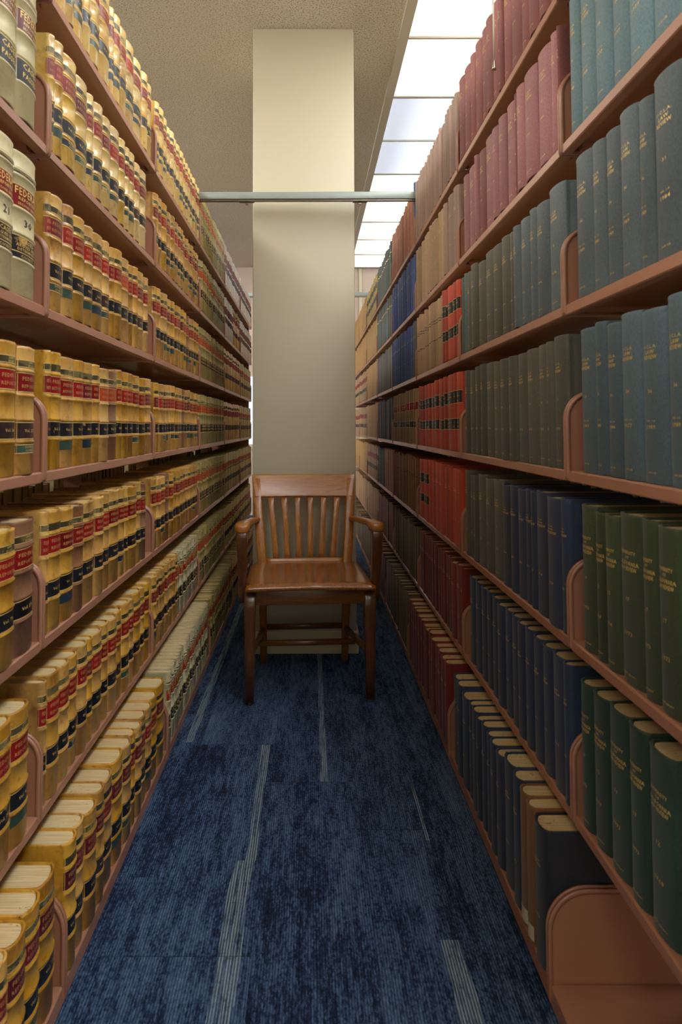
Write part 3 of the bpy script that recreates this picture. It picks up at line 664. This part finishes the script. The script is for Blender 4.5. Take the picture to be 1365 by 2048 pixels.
def reporter(kind, side, k, bay, i, n, y0, y1):
    r = rr.random(); canvas = kind in 'CGOW'
    nm = 'canvas_law_book' if canvas else 'leather_law_book'
    if canvas: root = link(nm, COVC[0])
    else: root = link(nm, COV[rr.choice((0, 0, 1, 2, 3))])
    root.material_slots[0].link = 'OBJECT'
    patched = kind == 'T' and (bay, k, i) in ((0, 4, 3), (-1, 4, 1), (0, 3, 7), (1, 4, 3), (1, 2, 10), (0, 4, 12), (1, 3, 8))
    root.material_slots[0].material = M['TP' if patched else kind]
    part('page_block', PAG, root)
    look = {'T': 'tan leather law book', 'TW': 'pale tan leather law book', 'C': 'thick grey canvas law book', 'G': 'white canvas law book', 'O': 'olive canvas law book', 'W': 'pearl-white canvas law book'}[kind]
    if patched: look = 'brown-patched leather law book'
    if kind in ('T', 'TW'):
        part('title_label', L_TITLE[0 if rr.random() < .8 else 1], root, 'l_olive')
        red = rr.choice(('l_red', 'l_red', 'l_red', 'l_red2', 'l_red')) if k < 6 else rr.choice(('l_red', 'l_red2', 'l_red2'))
        if (bay, k, i) in ((0, 3, 6), (0, 3, 7), (0, 2, 9), (1, 5, 9)): red = 'l_orange'; look = look.replace('law book', 'book, orange-red title')
        part('red_label', L_RED[0], root, red)
        part('volume_label', rr.choice(L_VOL), root, 'l_black' if not (k == 3 and bay == -1) and rr.random() < .9 else 'l_brown')
        pt = {1: .75, 0: .6, 2: .45, 3: .25, 4: .16, 5: .16, 6: .2}[k]
        known = {(0, 3): (2, 4, 11), (0, 2): (1, 2, 4, 5, 6), (0, 5): (3, 10), (0, 4): (2, 8)}.get((bay, k))
        if (i in known) if known is not None else rr.random() < pt:
            gb = rr.choice(('l_green', 'l_green', 'l_blue'))
            part('court_label', rr.choice(L_TAG), root, gb)
            look += ' with green tag' if gb == 'l_green' else ' with blue tag'
    elif kind == 'C':
        part('title_label', C_TITLE[0], root, 'l_olive'); part('red_label', C_RED[0], root, 'l_red2' if k == 1 else 'l_red')
        part('black_label', (C_BLK2 if k == 1 else C_BLK)[0], root, 'l_black')
        if k == 2: part('volume_number', P_NUM[min(i, 3)], root)
    else:
        if rr.random() < .8: part('title_label', C_TITLE[0], root, 'l_black')
        part('red_label', C_RED[0] if kind != 'O' else L_RED[0], root, 'l_red' if kind in 'GW' else 'l_orange')
        part('black_label', C_BLK2[0], root, 'l_black')
    h = .233+rr.uniform(-.004, .005); dep = .166+rr.uniform(-.004, .006)
    if kind == 'C': h = .256; dep = .178
    if kind == 'G': h = .236
    finish(root, look, side, k, bay, i, n, y0, y1, LW, LH, LD, h, dep, 'law reporters on the leather-book stack', rr.uniform(-.003, .003))
def clothbook(colr, scheme, side, k, bay, i, n, y0, y1, h=.258, dep=.172):
    root = link('cloth_bound_book', CCOV); root.material_slots[0].link = 'OBJECT'; root.material_slots[0].material = M['c_'+colr]
    part('page_block', CPAG, root)
    cn = {'maroon': 'maroon', 'rose': 'dusty rose', 'teal': 'pale teal', 'slate': 'slate-blue', 'steel': 'steel-blue', 'charcoal': 'charcoal', 'olive': 'olive-green', 'green': 'dark green', 'navy': 'navy', 'royal': 'deep blue',
          'blue': 'bright blue', 'dkblue': 'dark navy', 'red': 'red', 'dkred': 'dark red', 'crimson': 'crimson', 'tan': 'tan', 'mauve': 'mauve-brown', 'rust': 'rusty red', 'orange': 'ochre tan', 'forest': 'forest-green', 'brown': 'brown', 'umber': 'umber',
          'ink': 'blue-black', 'mint': 'mint-green', 'grey': 'grey', 'ochre': 'ochre', 'plum': 'plum'}[colr]
    look = cn+' cloth book'
    if scheme in GT: part('gilt_lettering' if scheme not in ('vert', 'ink') else 'printed_lettering', rr.choice(GT[scheme]), root); look = cn+(' cloth law review' if scheme not in ('vert', 'ink', 'dim') else ' cloth book')
    elif scheme == 'blk':
        for q in R_BLK: part('black_label', q, root, 'l_black')
        look = cn+' book with two black labels'
    elif scheme == 'redblk':
        part('red_label', R_RED[0], root, 'l_red'); part('black_label', R_RED[1], root, 'l_black'); look = cn+' book with red and black labels'
    elif scheme == 'band':
        for q in R_BAND: part('printed_band', q, root, 'l_brown')
        look = cn+' cloth book with brown bands'
    elif scheme == 'call':
        part('shelf_mark_label', R_SPINE_TAG[0], root, 'paper'); look = cn+' cloth book, white shelf-mark label'
    finish(root, look, side, k, bay, i, n, y0, y1, CW, CH, CD, h, dep, 'cloth-bound volumes on the law review stack', rr.uniform(-.004, .004)*(.4 if bay < 0 else 1)-(.003 if bay < 0 else 0))

# measured spine edges along the aisle (metres from the viewer), shelf by shelf
ROWS = {
('R', 3, 0):[1.309,1.389,1.421,1.484,1.557,1.632,1.692,1.763,1.838,1.926,1.981,2.040,2.116,2.168],
('R', 2, 0):[1.285,1.320,1.404,1.476,1.522,1.585,1.629,1.677,1.746,1.828,1.921,1.999,2.068,2.126,2.147,2.165,2.201],
('R', 1, 0):[1.294,1.331,1.367,1.448,1.534,1.590,1.618,1.689,1.750,1.808,1.901,1.974,2.002,2.097,2.161],
('R', 0, 0):[1.284,1.321,1.369,1.428,1.496,1.558,1.634,1.698,1.732,1.857,1.922,1.995,2.048,2.128,2.204],
('R', 4, 0):[1.299,1.358,1.430,1.506,1.539,1.586,1.642,1.699,1.774,1.863,1.941,2.019,2.075,2.181],
('R', 5, 0):[1.298,1.354,1.422,1.540,1.649,1.770,1.829,1.950,2.013,2.082,2.152],
('R', 6, 0):[1.299,1.387,1.432,1.484,1.540,1.618,1.669,1.721,1.764,1.814,1.855,1.911,1.959,2.034,2.096,2.164],
('R', 1, -1):[0.889,0.968,1.039,1.098,1.162,1.227,1.273],
('R', 2, -1):[0.896,0.976,1.019,1.080,1.133,1.182,1.259],
('R', 3, -1):[0.890,0.951,1.024,1.090,1.145,1.187,1.258],
('R', 4, -1):[0.934,0.993,1.038,1.113,1.163,1.204,1.265],
('R', 5, -1):[0.960,1.034,1.094,1.167,1.231,1.283],
('R', 3, 1):[2.219,2.296,2.330,2.423,2.461,2.514,2.631,2.708,2.794,2.858,2.947,3.103],
('R', 2, 1):[2.217,2.278,2.333,2.426,2.469,2.519,2.570,2.628,2.678,2.775,2.820,2.878,2.989,3.109],
('R', 4, 1):[2.201,2.282,2.382,2.419,2.453,2.523,2.606,2.696,2.742,2.918,3.005,3.098],
('R', 5, 1):[2.204,2.267,2.341,2.412,2.523,2.625,2.688,2.816,2.915,3.026,3.106],
('R', 1, 1):[2.186,2.251,2.327,2.425,2.478,2.532,2.659,2.823,2.918,3.007,3.074,3.144],
('L', 3, 0):[1.329,1.350,1.411,1.491,1.550,1.614,1.664,1.732,1.816,1.862,1.919,1.982,2.049,2.123,2.225],
('L', 3, 1):[2.269,2.319,2.370,2.421,2.528,2.593,2.658,2.738,2.845,2.976,3.119],
('L', 2, 0):[1.312,1.337,1.408,1.464,1.538,1.596,1.675,1.736,1.774,1.841,1.921,1.971,2.019,2.099,2.147],
('L', 1, 0):[1.306,1.344,1.389,1.471,1.556,1.599,1.660,1.730,1.805,1.862,1.902,1.966,2.030,2.115],
('L', 0, 0):[1.320,1.363,1.408,1.446,1.513,1.562,1.628,1.717,1.752,1.807,1.880,1.967,2.053,2.176],
('L', 4, 0):[1.324,1.353,1.418,1.492,1.551,1.637,1.697,1.754,1.845,1.896,1.936,2.027,2.080,2.128],
('L', 5, 0):[1.325,1.351,1.410,1.475,1.530,1.587,1.630,1.705,1.757,1.826,1.880,1.948,1.999,2.083,2.188],
('L', 6, 0):[1.322,1.435,1.504,1.557,1.635,1.721,1.792,1.837,1.891,1.953,2.020,2.099,2.191],
('L', 6, -1):[1.035,1.075,1.140,1.205,1.280],
('L', 5, -1):[1.119,1.191,1.264],
('L', 4, -1):[1.116,1.195,1.282],
('L', 3, -1):[1.064,1.124,1.196,1.269],
('L', 2, -1):[1.082,1.169,1.274],
('L', 1, -1):[1.027,1.092,1.172,1.254],
}
def fill(side, k, bay, w0, w1, seed):
    r = random.Random(seed); y = YB0+BAY*bay+.012; end = YB0+BAY*(bay+1)-.014; ys = [y]
    while y < end-w0*.8:
        y = min(y+r.uniform(w0, w1), end); ys.append(y)
    if len(ys) > 2 and ys[-1]-ys[-2] < w0*.6: ys.pop(-2)
    return ys
def row(side, k, bay):
    lo, hi = YB0+BAY*bay+.011, YB0+BAY*(bay+1)-.011
    if (side, k, bay) in ROWS:
        ys = [min(max(y, lo), hi) for y in ROWS[(side, k, bay)]]; out = [ys[0]]
        for y in ys[1:]:
            gap = y-out[-1]
            if gap < .012: continue
            if gap > .098 and bay >= 0:
                q = round(gap/.055); out += [out[-1]+gap*(j+1)/q for j in range(q)]
            else: out.append(y)
        return out
    if side == 'L':
        w = {0: (.048, .08), 1: (.045, .075), 2: (.028, .048), 3: (.03, .05), 4: (.03, .05)}[bay]
        if bay == 1 and k == 6: w = (.029, .040)
        if bay == 1 and k == 5: w = (.036, .055)
    else:
        w = {0: (.04, .07), 1: (.035, .065), 2: (.032, .055)}.get(bay, (.035, .06))
        if (k, bay) in ((0, 1), (2, 2), (1, 2), (3, 2), (0, 2)): w = (.028, .05)
        if (k, bay) == (6, 1): w = (.05, .068)
        if (k, bay) in ((4, 2), (6, 2)): w = (.03, .045)
    return fill(side, k, bay, *w, seed=100*k+bay+(7 if side == 'R' else 0))
def kindL(k, bay, fr):
    if bay == -1: return 'C' if k <= 2 else 'T'
    if bay == 0: return 'TW' if k <= 1 else 'T'
    if bay == 1: return 'G' if k == 6 or (k == 5 and fr > .45) else ('TW' if k == 0 else 'T')
    if bay == 2: return 'O' if fr < .5 or k >= 2 else ('G' if k < 2 else 'O')
    if bay == 3: return 'W' if k == 0 else ('W' if k == 1 and fr < .5 else ('T' if k in (2, 3) or k == 1 else 'O'))
    return 'W' if k <= 1 else 'O'
def kindR(k, bay, fr, i):
    if bay == -1: return [None, ('teal', 'ucla'), ('slate', 'ucla'), ('steel', 'ucla'), ('olive', 'univ'), ('green', 'univ'), None][k]
    if bay == 0:
        if k == 0: return ('maroon', 'tulsa')
        if k == 1: return ('rose' if i % 5 else 'maroon', 'tulsa')
        if k == 2: return ('mint', 'vert') if fr > .88 else ('slate' if fr < .35 else 'charcoal', 'ucd')
        if k == 3: return ('charcoal', 'ucd')
        if k == 4: return ('charcoal', 'ucd') if fr > .55 else ('navy', 'alaska')
        if k == 5: return ('royal', 'dim')
        if k == 6: return ('royal' if fr > .5 else 'navy', 'dim')
    if bay == 1:
        if k == 0: return ('mauve', 'none')
        if k == 1: return ('tan' if fr > .3 else 'mauve', 'dim')
        if k == 2: return ('red', 'blk') if fr < .33 else ('tan', 'band')
        if k == 3: return ('red', 'blk')
        if k == 4: return ('red', 'blk') if fr > .72 else ('red', 'dim')
        if k == 5: return ('dkred', 'dim')
        return ('dkred', 'dim')
    if bay == 2:
        if k == 0: return ('blue' if i == 0 else 'rust', 'dim')
        if k == 1: return ('blue', 'dim')
        if k == 2: return ('grey' if fr < .16 else 'blue', 'dim')
        if k == 3: return ('tan', 'redblk')
        if k == 4: return ('brown' if fr < .75 else 'crimson', 'band')
        if k == 5: return ('umber', 'none')
        return ('umber' if fr < .6 else 'grey', 'none')
    if bay == 3: return [('forest', 'dim'), ('forest', 'dim'), ('grey', 'none'), ('dkblue', 'none'), ('dkblue' if fr > .5 else 'rust', 'none'), ('crimson', 'none'), ('plum', 'none')][k]
    if bay == 4: return [('ochre', 'blk'), ('orange', 'none'), ('orange', 'none'), ('orange', 'none'), ('tan', 'redblk'), ('tan', 'none'), ('umber', 'none')][k]
    return [('orange', 'none'), ('orange', 'none'), ('orange' if k % 2 else 'tan', 'redblk'), ('tan', 'redblk'), ('orange', 'none'), ('tan', 'none'), ('umber', 'none')][k]

class Stuff:
    """the far books, too many and too small to be told apart: one mesh with a few colours"""
    def __init__(s): s.f = MB(); s.mats = []; s.ix = {}
    def mi(s, k):
        if k not in s.ix: s.ix[k] = len(s.mats); s.mats.append(M[k])
        return s.ix[k]
    def book(s, sg, xf, y0, y1, z, h, d, cov, labels=()):
        w = y1-y0-.0012; yc = (y0+y1)/2; b = .008; t = .0025
        pts = [(-d, w/2), (-.004, w/2)]+[(x, y) for x, y in arc_pts(w, b, 0, 4, .12)]+[(-.004, -w/2), (-d, -w/2)]
        n = len(pts); P = lambda x, y, zz: (xf+sg*x, yc+y, z+zz)
        vs = [P(x, y, zz) for zz in (0, h) for x, y in pts]
        s.f.add(vs, [(i, i+1, n+i+1, n+i) for i in range(n-1)], s.mi(cov), True)
        pt = [P(-d+.004, w/2-t, h-.003), P(-.004, w/2-t, h-.003), P(b*.3, w/4, h-.003), P(b*.3, -w/4, h-.003), P(-.004, -w/2+t, h-.003), P(-d+.004, -w/2+t, h-.003)]
        s.f.add(pt, [tuple(range(6))], s.mi('page'))
        top = [vs[n+i] for i in range(n)]; inn = [(p[0]-sg*(.002 if 2 <= i < n-2 else 0), yc+(p[1]-yc)*(1-2*t/w), p[2]) for i, p in enumerate(top)]
        s.f.add(top+inn, [(i, i+1, n+i+1, n+i) for i in range(n-1)], s.mi(cov))
        s.f.add([P(-d+.004, w/2-t, 0), P(-d+.004, -w/2+t, 0), P(-d+.004, -w/2+t, h-.003), P(-d+.004, w/2-t, h-.003)], [(0, 1, 2, 3)], s.mi('page'))
        ap = arc_pts(w, b, .0005, 4, .12)
        for z0, z1, mm in labels:
            vv = [P(x, y, zz*h) for zz in (z0, z1) for x, y in ap]; s.f.add(vv, [(i, i+1, 6+i, 5+i) for i in range(4)], s.mi(mm), True)
LABS = {'T': ((.832, .892, 'l_olive'), (.64, .79, 'l_red'), (.275, .408, 'l_black')), 'O': ((.66, .78, 'l_orange'), (.60, .63, 'l_black'), (.27, .40, 'l_black')), 'G': ((.61, .76, 'l_red2'), (.25, .4, 'l_black')), 'W': ((.55, .76, 'l_red2'), (.35, .5, 'l_black'))}
RL = {'blk': ((.61, .775, 'l_black'), (.275, .42, 'l_black')), 'redblk': ((.62, .765, 'l_red'), (.30, .42, 'l_black')), 'dim': ((.725, .745, 'gilt'),), 'none': (), 'band': ((.66, .672, 'l_brown'),)}
rest = {'L': Stuff(), 'R': Stuff()}
for side, bays in (('L', range(-1, 5)), ('R', range(-1, 7))):
    for bay in bays:
        for k in range(7):
            if bay == -1 and (k == 0 or (side == 'R' and k == 6)): continue
            ys = row(side, k, bay); n = len(ys)-1
            single = bay <= 2 if side == 'L' else (bay <= 1 or (bay == 2 and k <= 3))
            lo, hi = YB0+BAY*bay, YB0+BAY*(bay+1)
            for i in range(n):
                y0, y1 = ys[i], ys[i+1]; fr = ((y0+y1)/2-lo)/BAY
                if single:
                    if side == 'L': reporter(kindL(k, bay, fr), side, k, bay, i, n, y0, y1)
                    else:
                        c_, s_ = kindR(k, bay, fr, i); hh = .258+rr.uniform(-.006, .006); dd = .172
                        if (k, bay) == (6, 0):
                            if i == 0: c_, s_, hh = 'ink', 'dim', .262
                            elif i in (1, 2): c_, s_, hh = 'brown', 'call', .268
                            elif i < 5: c_, hh = 'royal', .272
                        if bay == 0 and k == 5: hh = .262+rr.uniform(-.004, .004)
                        if bay == 0 and k in (1, 2): hh = .246+rr.uniform(-.006, .006)
                        if bay == 2 and k == 0 and i == 0: hh = .285
                        clothbook(c_, s_, side, k, bay, i, n, y0, y1, hh, dd)
                else:
                    front = 0 if k < 6 else .05; sg = 1 if side == 'L' else -1
                    xf = (-.509+front) if side == 'L' else (.491-front)
                    zz = ZK[k]+(LIP if k < 6 else .036)+.0004
                    if side == 'L':
                        kd = kindL(k, bay, fr); rest['L'].book(sg, xf-.0075+rr.uniform(-.003, .003), y0, y1, zz, .233+rr.uniform(-.006, .006), .166, kd, LABS[kd])
                    else:
                        c_, s_ = kindR(k, bay, fr, i); rest['R'].book(sg, xf+.0065+rr.uniform(-.003, .003), y0, y1, zz, .252+rr.uniform(-.01, .01), .17, 'c_'+c_, RL[s_])
# the rows on the other face of each range, of which only dark fore-edges show between the shelves
for side, cols in (('L', ('G', 'O', 'c_umber')), ('R', ('c_dkblue', 'c_umber', 'c_charcoal'))):
    sg = 1 if side == 'L' else -1; r = random.Random(5)
    for k in range(0, 7):
        y = .45
        while y < (5.85 if side == 'L' else 7.6):
            wd = r.uniform(.04, .07)
            ph = (y-YB0) % BAY
            if ph > BAY-wd-.012: y += BAY-ph+.012; continue
            rest[side].book(-sg, OX[side]-sg*(.256-.012), y, y+wd, ZK[k]+(LIP if k < 6 else .036)+.0005, .24+r.uniform(-.02, .015), .17, r.choice(cols)); y += wd
for side, nm, lb in (('L', 'law_books', 'small distant law books filling the farthest bays of the leather-book stack'), ('R', 'cloth_bound_books', 'small distant cloth books filling the farthest bays of the law review stack')):
    o = rest[side].f.obj(nm, rest[side].mats); tag(o, lb, 'books', None, 'stuff')
